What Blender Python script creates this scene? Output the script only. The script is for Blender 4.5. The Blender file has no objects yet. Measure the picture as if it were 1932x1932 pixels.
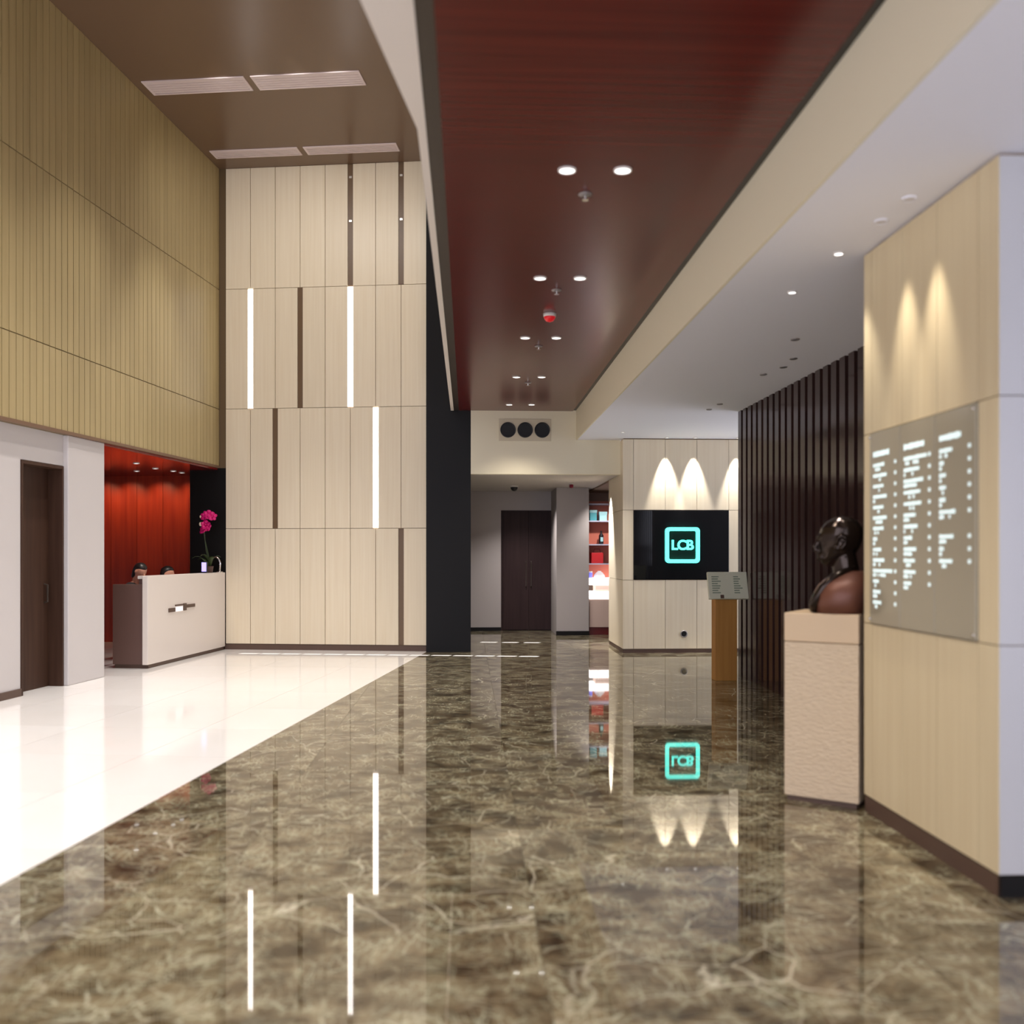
import bpy, math, random
from mathutils import Vector, Matrix
R = math.radians
random.seed(7)
SC = bpy.context.scene
COL = SC.collection

# ------------------------------------------------------------------ camera, world, exposure
EYE = 1.5
F_PX = 1800.0
cam_d = bpy.data.cameras.new('camera')
cam = bpy.data.objects.new('camera', cam_d); COL.objects.link(cam)
cam.location = (0, 0, EYE); cam.rotation_euler = (R(90), 0, 0)
cam_d.sensor_width = 36; cam_d.sensor_fit = 'HORIZONTAL'
cam_d.lens = 36 * F_PX / 1932
cam_d.shift_y = (1045 - 966) / 1932
cam_d.clip_start = 0.05
cam_d.dof.use_dof = True
cam_d.dof.focus_distance = 13.0
cam_d.dof.aperture_fstop = 1.1
SC.camera = cam

world = bpy.data.worlds.new('world'); SC.world = world
world.use_nodes = True
bg = world.node_tree.nodes['Background']
bg.inputs[0].default_value = (0.82, 0.84, 1.0, 1)
bg.inputs[1].default_value = 2.6

vs = SC.view_settings
vs.view_transform = 'Standard'; vs.look = 'None'; vs.gamma = 1.0
vs.use_curve_mapping = False
vs.exposure = 0.46

# ------------------------------------------------------------------ the two axes of the building
A_HALL = R(5.6)       # the tall hall is turned a little clockwise
A_COR = R(2.65)       # the corridor a little counter-clockwise
FR = {'L': (Vector((-1.312, 14.69, 0)), -A_HALL), 'C': (Vector((0, 14.6, 0)), A_COR), 'W': (Vector((0, 0, 0)), 0.0)}


def to_world(fr, s, t, z=0.0):
    o, a = FR[fr]
    return Vector((o.x + s * math.cos(a) - t * math.sin(a), o.y + s * math.sin(a) + t * math.cos(a), z))


def to_local(fr, x, y):
    o, a = FR[fr]
    dx, dy = x - o.x, y - o.y
    return (dx * math.cos(a) + dy * math.sin(a), -dx * math.sin(a) + dy * math.cos(a))


# ------------------------------------------------------------------ lamps
def lamp(name, loc, target, energy, angle=60, blend=0.6, color=(1, 0.93, 0.84), radius=0.05):
    d = bpy.data.lights.new(name, 'SPOT')
    d.energy = energy; d.spot_size = R(angle); d.spot_blend = blend; d.color = color; d.shadow_soft_size = radius
    o = bpy.data.objects.new(name, d); COL.objects.link(o)
    o.location = loc
    v = Vector(target) - Vector(loc)
    o.rotation_euler = v.to_track_quat('-Z', 'Y').to_euler()
    return o


WARM = (1.0, 0.90, 0.78)
NEUT = (1.0, 0.95, 0.88)
# unseen downlights high in the tall hall
for t in (-4.1, -6.2, -8.2, -10.2, -12.4):
    for s in (-1.9, -0.9):
        p = to_world('L', s, t, 7.52)
        lamp('unseen_hall_lamp', p, (p.x, p.y, 0), 360, 80, 1.0, (1.0, 0.95, 0.92), 0.09)
for s in (-2.3, -1.0):  # added pair without fittings, brightens the far floor
    p = to_world('L', s, -2.2, 7.52)
    lamp('unseen_hall_lamp', p, (p.x, p.y, 0), 420, 58, 0.8, (1.0, 0.95, 0.92), 0.09)
# the corridor's row of downlights goes on overhead and behind the viewer
for Y, xs in ((3.32, (0.41, 0.73)), (1.2, (0.5, 0.82)), (-0.9, (0.6, 0.92))):
    for x in xs:
        lamp('downlight_lamp', (x, Y, 3.66), (x, Y, 0), 75, 105, 1.0, WARM, 0.045)
# added fill on the panelled end wall, with no fittings above
for s in (-2.1, -1.6, -1.1, -0.6):
    p = to_world('L', s, -3.2, 7.5); q = to_world('L', s * 1.15, -0.1, 5.0)
    lamp('wall_fill_light', p, q, 40, 105, 1.0, (1.0, 0.95, 0.91), 0.06)

# ------------------------------------------------------------------ materials
MATS = {}


def mat(name, color, rough=0.5, spec=0.5, metal=0.0, emit=None, estr=0.0, trans=0.0, ior=1.5, coat=0.0):
    if name in MATS:
        return MATS[name]
    m = bpy.data.materials.new(name); m.use_nodes = True
    b = m.node_tree.nodes['Principled BSDF']
    b.inputs['Base Color'].default_value = (*color, 1)
    b.inputs['Roughness'].default_value = rough
    b.inputs['Metallic'].default_value = metal
    b.inputs['Specular IOR Level'].default_value = spec
    b.inputs['IOR'].default_value = ior
    b.inputs['Coat Weight'].default_value = coat
    b.inputs['Transmission Weight'].default_value = trans
    if emit:
        b.inputs['Emission Color'].default_value = (*emit, 1)
        b.inputs['Emission Strength'].default_value = estr
    MATS[name] = m
    return m


def srgb(r, g, b):
    f = lambda c: (c / 255 / 12.92) if c / 255 <= 0.04045 else ((c / 255 + 0.055) / 1.055) ** 2.4
    return (f(r), f(g), f(b))


def N(m, kind, **kw):
    n = m.node_tree.nodes.new(kind)
    for k, v in kw.items():
        if k.startswith('i_'):
            n.inputs[k[2:].replace('_', ' ')].default_value = v
        else:
            setattr(n, k, v)
    return n


def L(m, a, b):
    m.node_tree.links.new(a, b)


def grain(name, c1, c2, rough=0.4, scale=(30, 30, 1.2), spec=0.5, bump=0.05, detail=5, vary=0.06, coat=0.0, nscale=1.0):
    """two-tone streaks along the axis with the small scale value, a little different on every piece"""
    m = mat(name, c1, rough, spec, coat=coat)
    b = m.node_tree.nodes['Principled BSDF']
    tc = N(m, 'ShaderNodeTexCoord'); oi = N(m, 'ShaderNodeObjectInfo')
    add = N(m, 'ShaderNodeVectorMath', operation='ADD'); mul = N(m, 'ShaderNodeMath', operation='MULTIPLY'); mul.inputs[1].default_value = 37.0
    L(m, oi.outputs['Random'], mul.inputs[0])
    mp = N(m, 'ShaderNodeMapping'); mp.inputs['Scale'].default_value = scale
    L(m, tc.outputs['Object'], add.inputs[0]); L(m, mul.outputs[0], add.inputs[1])
    L(m, add.outputs[0], mp.inputs[0])
    no = N(m, 'ShaderNodeTexNoise'); no.inputs['Scale'].default_value = nscale; no.inputs['Detail'].default_value = detail
    L(m, mp.outputs[0], no.inputs['Vector'])
    mx = N(m, 'ShaderNodeMix', data_type='RGBA')
    mx.inputs[6].default_value = (*c1, 1); mx.inputs[7].default_value = (*c2, 1)
    rp = N(m, 'ShaderNodeMapRange'); rp.inputs[1].default_value = 0.3; rp.inputs[2].default_value = 0.7
    L(m, no.outputs[0], rp.inputs[0]); L(m, rp.outputs[0], mx.inputs[0])
    hs = N(m, 'ShaderNodeHueSaturation')
    vr = N(m, 'ShaderNodeMapRange'); vr.inputs[3].default_value = 1 - vary; vr.inputs[4].default_value = 1 + vary
    L(m, oi.outputs['Random'], vr.inputs[0]); L(m, vr.outputs[0], hs.inputs['Value'])
    L(m, mx.outputs[2], hs.inputs['Color']); L(m, hs.outputs[0], b.inputs['Base Color'])
    if bump:
        bp = N(m, 'ShaderNodeBump'); bp.inputs['Strength'].default_value = bump; bp.inputs['Distance'].default_value = 0.01
        L(m, no.outputs[0], bp.inputs['Height']); L(m, bp.outputs[0], b.inputs['Normal'])
    return m


def marble_dark():
    m = mat('brown_marble', (0.2, 0.16, 0.11), 0.03, 0.5, ior=1.6)
    b = m.node_tree.nodes['Principled BSDF']
    tc = N(m, 'ShaderNodeTexCoord'); oi = N(m, 'ShaderNodeObjectInfo')
    mul = N(m, 'ShaderNodeMath', operation='MULTIPLY'); mul.inputs[1].default_value = 91.0
    L(m, oi.outputs['Random'], mul.inputs[0])
    add = N(m, 'ShaderNodeVectorMath', operation='ADD'); L(m, tc.outputs['Object'], add.inputs[0]); L(m, mul.outputs[0], add.inputs[1])
    # clouds
    n1 = N(m, 'ShaderNodeTexNoise'); n1.inputs['Scale'].default_value = 4.5; n1.inputs['Detail'].default_value = 9; n1.inputs['Roughness'].default_value = 0.68; n1.inputs['Distortion'].default_value = 0.6
    L(m, add.outputs[0], n1.inputs['Vector'])
    cr = N(m, 'ShaderNodeValToRGB'); e = cr.color_ramp.elements
    e[0].position = 0.34; e[0].color = (0.030, 0.021, 0.012, 1)
    e[1].position = 0.66; e[1].color = (0.225, 0.182, 0.108, 1)
    k = cr.color_ramp.elements.new(0.48); k.color = (0.095, 0.069, 0.038, 1)
    L(m, n1.outputs[0], cr.inputs[0])
    # warped veins
    nw = N(m, 'ShaderNodeTexNoise'); nw.inputs['Scale'].default_value = 2.6; nw.inputs['Detail'].default_value = 4
    L(m, add.outputs[0], nw.inputs['Vector'])
    wm = N(m, 'ShaderNodeVectorMath', operation='SCALE'); wm.inputs['Scale'].default_value = 0.20
    L(m, nw.outputs['Color'], wm.inputs[0])
    wa = N(m, 'ShaderNodeVectorMath', operation='ADD'); L(m, add.outputs[0], wa.inputs[0]); L(m, wm.outputs[0], wa.inputs[1])
    col = cr.outputs[0]
    for sc, wid, amt, c, stretch in ((2.2, 0.014, 0.7, (0.66, 0.61, 0.46), (1, 1.4, 1)), (6.0, 0.035, 0.66, (0.56, 0.55, 0.40), (0.7, 2.0, 1)), (10.0, 0.06, 0.6, (0.50, 0.50, 0.35), (2.4, 0.6, 1)), (20.0, 0.09, 0.48, (0.46, 0.46, 0.31), (0.6, 2.2, 1))):
        mp = N(m, 'ShaderNodeMapping'); mp.inputs['Scale'].default_value = stretch; mp.inputs['Rotation'].default_value = (0, 0, sc)
        L(m, wa.outputs[0], mp.inputs[0])
        v = N(m, 'ShaderNodeTexVoronoi', feature='DISTANCE_TO_EDGE'); v.inputs['Scale'].default_value = sc
        L(m, mp.outputs[0], v.inputs['Vector'])
        rg = N(m, 'ShaderNodeMapRange'); rg.inputs[1].default_value = 0; rg.inputs[2].default_value = wid; rg.inputs[3].default_value = 1; rg.inputs[4].default_value = 0
        L(m, v.outputs['Distance'], rg.inputs[0])
        gate = N(m, 'ShaderNodeTexNoise'); gate.inputs['Scale'].default_value = sc * 0.45; gate.inputs['Detail'].default_value = 3
        L(m, add.outputs[0], gate.inputs['Vector'])
        gr = N(m, 'ShaderNodeMapRange'); gr.inputs[1].default_value = 0.42; gr.inputs[2].default_value = 0.62
        L(m, gate.outputs[0], gr.inputs[0])
        mm = N(m, 'ShaderNodeMath', operation='MULTIPLY'); L(m, rg.outputs[0], mm.inputs[0]); L(m, gr.outputs[0], mm.inputs[1])
        m2 = N(m, 'ShaderNodeMath', operation='MULTIPLY'); m2.inputs[1].default_value = amt; L(m, mm.outputs[0], m2.inputs[0])
        mx = N(m, 'ShaderNodeMix', data_type='RGBA'); mx.inputs[7].default_value = (*c, 1)
        L(m, m2.outputs[0], mx.inputs[0]); L(m, col, mx.inputs[6]); col = mx.outputs[2]
    L(m, col, b.inputs['Base Color'])
    return m


def stone_rough(name, c1, c2, scale=60, bump=0.5):
    m = mat(name, c1, 0.75, 0.3)
    b = m.node_tree.nodes['Principled BSDF']
    tc = N(m, 'ShaderNodeTexCoord')
    mp = N(m, 'ShaderNodeMapping'); mp.inputs['Scale'].default_value = (0.5, 0.5, 1.4)
    L(m, tc.outputs['Object'], mp.inputs[0])
    n = N(m, 'ShaderNodeTexNoise'); n.inputs['Scale'].default_value = scale; n.inputs['Detail'].default_value = 4
    L(m, mp.outputs[0], n.inputs['Vector'])
    mx = N(m, 'ShaderNodeMix', data_type='RGBA'); mx.inputs[6].default_value = (*c1, 1); mx.inputs[7].default_value = (*c2, 1)
    L(m, n.outputs[0], mx.inputs[0]); L(m, mx.outputs[2], b.inputs['Base Color'])
    bp = N(m, 'ShaderNodeBump'); bp.inputs['Strength'].default_value = bump; bp.inputs['Distance'].default_value = 0.02
    L(m, n.outputs[0], bp.inputs['Height']); L(m, bp.outputs[0], b.inputs['Normal'])
    return m


M_MARBLE = marble_dark()
M_WHITE_STONE = grain('white_polished_stone', (0.83, 0.79, 0.74), (0.86, 0.83, 0.79), 0.09, (1.5, 0.8, 1), 0.5, 0, 4, 0.02)
M_GROUT = mat('joint_grout', (0.30, 0.26, 0.20), 0.7)
M_BEIGE = grain('cream_veneer', srgb(231, 218, 192), srgb(225, 210, 182), 0.38, (26, 26, 0.8), 0.4, 0.02, 4, 0.025)
M_PILLAR = grain('straw_veneer', srgb(220, 204, 168), srgb(213, 195, 158), 0.38, (26, 26, 0.8), 0.4, 0.02, 4, 0.02)
M_SEAM = mat('dark_seam_backing', srgb(136, 112, 86), 0.7)
M_GREEN = grain('olive_fluted_board', srgb(182, 163, 118), srgb(170, 151, 107), 0.45, (8, 8, 0.5), 0.4, 0.03, 4, 0.04)
M_GREENBASE = mat('olive_backing', srgb(110, 92, 56), 0.6)
M_WOOD = grain('mahogany_ceiling', srgb(98, 30, 25), srgb(78, 20, 19), 0.24, (0.5, 45, 20), 0.38, 0, 6, 0.0)
M_BRONZE = mat('bronze_channel', srgb(70, 60, 52), 0.4, metal=0.3)
M_PLASTER = mat('white_plaster', srgb(240, 240, 248), 0.8)
M_CREAM = mat('cream_plaster', srgb(232, 223, 196), 0.75)
M_TRIMW = mat('white_trim', srgb(226, 216, 206), 0.5)
M_HALLCEIL = mat('brown_gloss_ceiling', srgb(114, 91, 72), 0.27, 0.4)
M_BLACK = mat('black_gloss_panel', srgb(22, 20, 19), 0.45, 0.15)
M_PLINTH = mat('brown_plinth', srgb(88, 66, 54), 0.5)
M_LED = mat('lit_slot', (1, 1, 1), 0.4, emit=(1.0, 0.95, 0.93), estr=4.5)
M_SLOT = mat('unlit_slot', srgb(104, 80, 54), 0.4)
M_GLINT = mat('slot_glint', (0.7, 0.68, 0.62), 0.3, metal=1.0)
M_WALLW = mat('white_wall', srgb(204, 198, 195), 0.6)
M_GREYW = mat('grey_wall', srgb(176, 168, 164), 0.6)
M_LAVW = mat('lilac_grey_cladding', srgb(182, 180, 180), 0.35)
M_DARKDOOR = grain('dark_wood_door', srgb(58, 42, 41), srgb(47, 33, 33), 0.5, (20, 20, 1), 0.15, 0.02, 4, 0.03)
M_BROWNDOOR = grain('brown_door', srgb(74, 52, 40), srgb(62, 42, 32), 0.5, (20, 20, 1), 0.2, 0.02, 4, 0.03)
M_SLAT = grain('dark_slat', srgb(66, 46, 42), srgb(50, 36, 34), 0.13, (20, 20, 1), 0.5, 0.0, 4, 0.06)
M_SLATBACK = mat('slat_backing', srgb(26, 20, 20), 0.35)
M_RED = grain('red_veneer', srgb(176, 58, 30), srgb(150, 42, 24), 0.35, (14, 14, 0.8), 0.5, 0.01, 4, 0.08)
M_REDCEIL = mat('red_gloss_ceiling', srgb(120, 24, 22), 0.12)
M_DESK = mat('pale_desk_stone', srgb(226, 216, 206), 0.3)
M_DESKDARK = mat('desk_brown_body', srgb(98, 72, 64), 0.5)
M_SCREEN = mat('black_glass', (0.008, 0.008, 0.009), 0.04, 0.6)
M_TEAL = mat('teal_neon', (0.1, 0.9, 0.8), 0.4, emit=(0.10, 0.95, 0.78), estr=1.6)
M_TEALBACK = mat('sign_dark_green', srgb(16, 44, 36), 0.3)
M_TAN = grain('tan_wood', srgb(186, 134, 66), srgb(170, 118, 54), 0.5, (20, 20, 1), 0.4, 0.01)
M_PAPER = mat('printed_card', srgb(214, 214, 190), 0.5)
M_INK = mat('grey_green_ink', srgb(132, 146, 124), 0.6)
M_GLASS = mat('smoked_directory_glass', srgb(160, 152, 132), 0.12, 0.5)
M_TEXT = mat('lit_lettering', (0.9, 1, 1), 0.4, emit=(0.72, 0.97, 1.0), estr=0.4)
M_PED = stone_rough('carved_beige_stone', srgb(214, 194, 166), srgb(200, 178, 148))
M_PEDCAP = mat('smooth_beige_stone', srgb(206, 180, 146), 0.5)
M_BRONZEH = mat('dark_bronze', srgb(52, 42, 36), 0.16, metal=0.75)
M_ROBE = mat('red_brown_bronze', srgb(108, 66, 50), 0.45, metal=0.25)
M_LAMPLENS = mat('lamp_lens', (1, 1, 1), 0.4, emit=(1.0, 0.97, 0.94), estr=2.2)
M_RING = mat('white_ring', srgb(224, 220, 214), 0.4)
M_GREYMET = mat('grey_metal', srgb(150, 144, 142), 0.4, metal=0.4)
M_DIFF = mat('pale_diffuser_blade', srgb(224, 208, 208), 0.4)
M_SKIN = mat('skin', srgb(224, 160, 132), 0.5)
M_HAIR = mat('black_hair', srgb(26, 20, 20), 0.4)
M_CLOTH = mat('dark_jacket', srgb(46, 40, 42), 0.8)
M_LEAF = mat('dark_green_leaf', srgb(56, 72, 36), 0.4)
M_PETAL = mat('magenta_petal', srgb(214, 10, 112), 0.5)
M_CREAMBUD = mat('cream_bud', srgb(230, 214, 184), 0.5)
M_VIOLET = mat('violet_display', (0.4, 0.35, 1), 0.4, emit=(0.42, 0.36, 1.0), estr=0.9)
M_BLACKP = mat('black_plastic', srgb(20, 20, 22), 0.4)
M_CHROME = mat('chrome', (0.8, 0.78, 0.75), 0.15, metal=1.0)


# ------------------------------------------------------------------ geometry helpers
class B:
    def __init__(self):
        self.v = []; self.f = []

    def add(self, vs, fs):
        n = len(self.v); self.v += [tuple(p) for p in vs]; self.f += [tuple(i + n for i in q) for q in fs]
        return self

    def box(self, x0, x1, y0, y1, z0, z1):
        return self.add([(x0, y0, z0), (x1, y0, z0), (x1, y1, z0), (x0, y1, z0), (x0, y0, z1), (x1, y0, z1), (x1, y1, z1), (x0, y1, z1)],
                        [(0, 3, 2, 1), (4, 5, 6, 7), (0, 1, 5, 4), (1, 2, 6, 5), (2, 3, 7, 6), (3, 0, 4, 7)])

    def prism(self, poly, z0, z1):
        n = len(poly)
        vs = [(p[0], p[1], z0) for p in poly] + [(p[0], p[1], z1) for p in poly]
        return self.add(vs, [tuple(range(n))[::-1], tuple(range(n, 2 * n))] + [(i, (i + 1) % n, n + (i + 1) % n, n + i) for i in range(n)])

    def rings(self, rings, cap=True):
        n = len(rings[0]); vs = [p for r in rings for p in r]; fs = []
        for k in range(len(rings) - 1):
            for i in range(n):
                j = (i + 1) % n
                fs.append((k * n + i, k * n + j, (k + 1) * n + j, (k + 1) * n + i))
        if cap:
            fs.append(tuple(range(n))[::-1]); fs.append(tuple(range((len(rings) - 1) * n, len(rings) * n)))
        return self.add(vs, fs)

    def lathe(self, prof, n=24, c=(0, 0, 0)):
        return self.rings([[(c[0] + r * math.cos(2 * math.pi * i / n), c[1] + r * math.sin(2 * math.pi * i / n), c[2] + z) for i in range(n)] for r, z in prof])

    def oval(self, spec, n=28, p=2.0):
        """rings of (z, front x, back x, half width): a body whose outline in profile is given"""
        rs = []
        for z, xf, xb, hw in spec:
            r = []
            for i in range(n):
                a = 2 * math.pi * i / n
                ca, sa = math.cos(a), math.sin(a)
                cx = math.copysign(abs(ca) ** (2 / p), ca); sy = math.copysign(abs(sa) ** (2 / p), sa)
                r.append(((xf + xb) / 2 + (xf - xb) / 2 * cx, hw * sy, z))
            rs.append(r)
        return self.rings(rs)

    def tube(self, pts, rad, n=10):
        pts = [Vector(p) for p in pts]
        if not isinstance(rad, (list, tuple)):
            rad = [rad] * len(pts)
        rs = []
        up = Vector((0.13, 0.21, 0.97))
        for k, p in enumerate(pts):
            d = (pts[min(k + 1, len(pts) - 1)] - pts[max(k - 1, 0)]).normalized()
            a = d.cross(up)
            if a.length < 1e-3:
                a = d.cross(Vector((1, 0, 0)))
            a.normalize(); b = d.cross(a)
            rs.append([tuple(p + rad[k] * (math.cos(2 * math.pi * i / n) * a + math.sin(2 * math.pi * i / n) * b)) for i in range(n)])
        return self.rings(rs)

    def ball(self, c, r, n=14, m=8):
        rx, ry, rz = r if isinstance(r, (list, tuple)) else (r, r, r)
        rs = []
        for k in range(1, m):
            a = math.pi * k / m
            rs.append([(c[0] + rx * math.sin(a) * math.cos(2 * math.pi * i / n), c[1] + ry * math.sin(a) * math.sin(2 * math.pi * i / n), c[2] - rz * math.cos(a)) for i in range(n)])
        return self.rings(rs)

    def mesh(self, name, smooth=False):
        me = bpy.data.meshes.new(name)
        me.from_pydata(self.v, [], self.f); me.update()
        if smooth:
            for p in me.polygons:
                p.use_smooth = True
        return me


def put(o, fr, s=0.0, t=0.0, z=0.0, rz=0.0):
    o.location = to_world(fr, s, t, z); o.rotation_euler = (0, 0, FR[fr][1] + rz)
    return o


def link(name, data, parent=None, m=None):
    o = bpy.data.objects.new(name, data); COL.objects.link(o)
    if m and data is not None and not data.materials:
        data.materials.append(m)
    if parent:
        o.parent = parent
    return o


def obj(name, b, m, parent=None, smooth=False, bevel=0.0, loc=None, fr=None):
    me = b.mesh(name, smooth) if isinstance(b, B) else b
    o = link(name, me, parent, m)
    if loc:
        o.location = loc
    if fr:
        put(o, fr)
    if bevel:
        md = o.modifiers.new('bevel', 'BEVEL'); md.width = bevel; md.segments = 2; md.limit_method = 'ANGLE'
    if smooth and bevel == 0:
        pass
    return o


def tag(o, label=None, cat=None, group=None, kind=None):
    if label: o['label'] = label
    if cat: o['category'] = cat
    if group: o['group'] = group
    if kind: o['kind'] = kind
    return o


def thing(name, label, cat, fr='W', s=0, t=0, z=0, rz=0, group=None):
    o = link(name, None); put(o, fr, s, t, z, rz)
    return tag(o, label, cat, group)


def struct(name, b, m, fr, label=None, bevel=0.0):
    o = obj(name, b, m, None, False, bevel); put(o, fr)
    return tag(o, label, kind='structure')


# ================================================================== SETTING
H_HALL = 7.55; H_WOOD = 3.69; H_WHITE = 3.25; H_VEST = 2.72; H_REC = 2.85
T_NEAR = -17.0

# ---- floor: sub-floor with stone tiles as its pieces
floor = struct('floor', B().box(-10, 6.5, -2.6, 21, -0.08, -0.022), M_GROUT, 'W', 'polished lobby floor of white stone and veined brown marble')
hall_dir = Vector((math.sin(A_HALL), math.cos(A_HALL)))
edge_p = Vector((-1.30, 14.69))
edge_n = Vector((hall_dir.y, -hall_dir.x))          # points to the marble side


def clip(poly, p, n):
    out = []
    for i in range(len(poly)):
        a, b = poly[i], poly[(i + 1) % len(poly)]
        da, db = (a - p).dot(n), (b - p).dot(n)
        if da >= 0: out.append(a)
        if (da >= 0) != (db >= 0):
            out.append(a + (b - a) * (da / (da - db)))
    return out


def area(poly):
    return 0.5 * abs(sum(poly[i].x * poly[(i + 1) % len(poly)].y - poly[(i + 1) % len(poly)].x * poly[i].y for i in range(len(poly)))) if len(poly) > 2 else 0


def tiles(fr, s0, s1, ds, t0, t1, dt, side, m, gap, name):
    s = s0
    while s < s1 - 1e-6:
        t = t0
        while t < t1 - 1e-6:
            q = [to_world(fr, a, b).to_2d() for a, b in ((s + gap, t + gap), (s + ds - gap, t + gap), (s + ds - gap, t + dt - gap), (s + gap, t + dt - gap))]
            q = clip(q, edge_p + edge_n * (0.0012 * side), edge_n * side)
            q = clip(q, Vector((0, -2.5)), Vector((0, 1)))
            if area(q) > 0.004:
                o = obj(name, B().prism([(p.x, p.y) for p in q], -0.022, 0.0), m, floor)
            t += dt
        s += ds


tiles('C', -3.2, 5.2, 1.4, -17.6, 5.7, 0.97, 1, M_MARBLE, 0.001, 'marble_tile')
tiles('L', -6.2, 0.4, 1.1, -17.6, 1.1, 1.1, -1, M_WHITE_STONE, 0.0012, 'white_tile')

# patches of light across the end of the hall, built as glowing white pieces
def glow(s, t, w, label, grp='dashes of light on the floor'):
    o = obj('floor_glow', B().prism([(0, 0), (w, 0), (w + 0.03, 0.085), (0.03, 0.085)], -0.01, 0.0015), M_FLOOR_GLOW)
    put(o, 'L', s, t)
    tag(o, label, 'light patch', grp)


M_FLOOR_GLOW = mat('white_floor_glow', (0.95, 0.93, 0.9), 0.2, emit=(1.0, 0.95, 0.9), estr=0.35)
names = ['first', 'second', 'third', 'fourth', 'fifth', 'sixth', 'seventh', 'eighth', 'ninth', 'tenth', 'eleventh', 'twelfth', 'thirteenth', 'fourteenth']
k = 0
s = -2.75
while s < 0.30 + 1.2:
    glow(s, -0.62, 0.27, f'bright dash of light on the floor before the panelled wall, {names[k] if k < 14 else "last"} from the desk')
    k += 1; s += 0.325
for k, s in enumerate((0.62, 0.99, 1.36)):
    glow(s, 1.55, 0.26, f'bright dash of light on the marble before the far dark door, {names[k]} from the black column')

# ---- tall hall: end wall of cream panels
wall_back = struct('wall_back', B().box(-3.2, 0.0, 0.012, 0.25, 0, H_HALL), M_SEAM, 'L', 'cream panelled end wall of the tall hall with vertical light slots')
PW = 3.2 / 8
rows = [(0.09, 1.895), (1.895, 3.775), (3.775, 5.655), (5.655, H_HALL)]
slots = {(3, 5): 'd', (3, 7): 'd', (2, 1): 'w', (2, 3): 'd', (2, 5): 'w', (1, 2): 'd', (1, 6): 'w', (0, 7): 'd'}
SW = 0.043
for r, (z0, z1) in enumerate(rows):
    for c in range(8):
        x0, x1 = -3.2 + c * PW + 0.004, -3.2 + (c + 1) * PW - 0.004
        if (r, c) in slots: x0 += SW - 0.004
        if (r, c + 1) in slots: x1 -= SW - 0.004
        obj('wall_panel', B().box(x0, x1, -0.012, 0.012, z0 + 0.004, z1 - 0.004), M_BEIGE, wall_back)
    for c in range(1, 8):
        k = slots.get((r, c))
        if k:
            x = -3.2 + c * PW
            o = obj('light_slot' if k == 'w' else 'dark_slot', B().box(x - SW + 0.003, x + SW - 0.003, 0.0, 0.012, z0 + 0.01, z1 - 0.01) if k == 'd' else B().box(x - SW + 0.003, x + SW - 0.003, -0.006, 0.012, z0 + 0.01, z1 - 0.01), M_LED if k == 'w' else M_SLOT, wall_back)
            o['label'] = 'glowing white vertical light slot' if k == 'w' else 'dark unlit vertical slot'
            if r == 3:
                for zz in (z1 - 0.22, z1 - 0.90):
                    obj('slot_glint', B().box(x - 0.02, x + 0.02, -0.008, 0.0, zz, zz + 0.03), M_GLINT, wall_back)  # glints in the slot, put in as small metal pieces
tag(obj('baseboard_back', B().box(-3.22, 0.0, -0.004, 0.012, 0, 0.085), M_PLINTH, None, fr='L'), 'low brown baseboard under the cream panelled wall', kind='structure')

struct('corner_shade', B().box(-3.34, -3.2, 0.0, 0.25, H_REC, H_HALL), mat('olive_corner_shade', srgb(96, 76, 48), 0.6), 'L', 'dark olive line of corner shade between the ribbed wall and the cream panels')  # shadow line in the corner, put in as a dark strip
# black column beside it
bc = struct('wall_column', B().box(-1.31, -0.63, 0.0, 0.35, 0, H_HALL).box(-0.80, -0.63, 0.35, 4.0, 0, H_VEST + 0.6), M_BLACK, 'C', 'glossy black column between the cream wall and the far doorway')

# ---- tall hall: left wall of olive boards above an open reception bay
wl = struct('wall_left', B().box(-3.75, -3.335, -17.2, 0.25, H_REC + 0.001, H_HALL), M_GREENBASE, 'L', 'olive ribbed board wall above the reception bay')
bw = 0.118
grows = [(H_REC + 0.03, 3.77), (3.775, 5.65), (5.655, H_HALL)]
gm = [B().box(0, bw - 0.012, 0, 0.03, z0 + 0.003, z1 - 0.003).mesh('board') for z0, z1 in grows]
for g in gm: g.materials.append(M_GREEN)
nb = 62
for r in range(3):
    for i in range(nb):
        o = link('board', gm[r], wl); o.location = (-3.335, -0.02 - i * bw, 0); o.rotation_euler = (0, 0, R(-90))
obj('board_field', B().box(-3.335, -3.305, -17.2, -0.02 - nb * bw, H_REC + 0.03, H_HALL), M_GREEN, wl)
obj('edge_trim', B().box(-3.345, -3.298, -17.2, 0.0, H_REC, H_REC + 0.035), mat('olive_edge', srgb(120, 92, 70), 0.5), wl)

# lower left: white wall with a brown door and a white end pier
wl2 = struct('wall_left_lower', B().box(-3.75, -3.40, -17.2, -4.99, 0, H_REC).box(-3.75, -3.40, -4.99, -4.19, 2.5, H_REC), M_WALLW, 'L', 'white wall below the olive boards at the left')
pier = struct('wall_left_pier', B().box(-3.95, -3.34, -4.19, -3.40, 0, H_REC), M_WALLW, 'L', 'white pier between the brown door and the reception bay', 0.01)
tag(obj('baseboard_left', B().box(-3.40, -3.385, -17.2, -4.99, 0, 0.08), M_PLINTH, None, fr='L'), 'brown baseboard of the white wall at the left', kind='structure')
d1 = struct('door_1', B().box(-3.72, -3.56, -4.985, -4.195, 0, 2.495), M_BROWNDOOR, 'L', 'tall dark brown door beside the white pier')
for a, b_ in ((-4.985, -4.955), (-4.225, -4.195)):
    obj('door_frame', B().box(-3.56, -3.39, a, b_, 0, 2.495), M_BROWNDOOR, d1)
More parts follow.
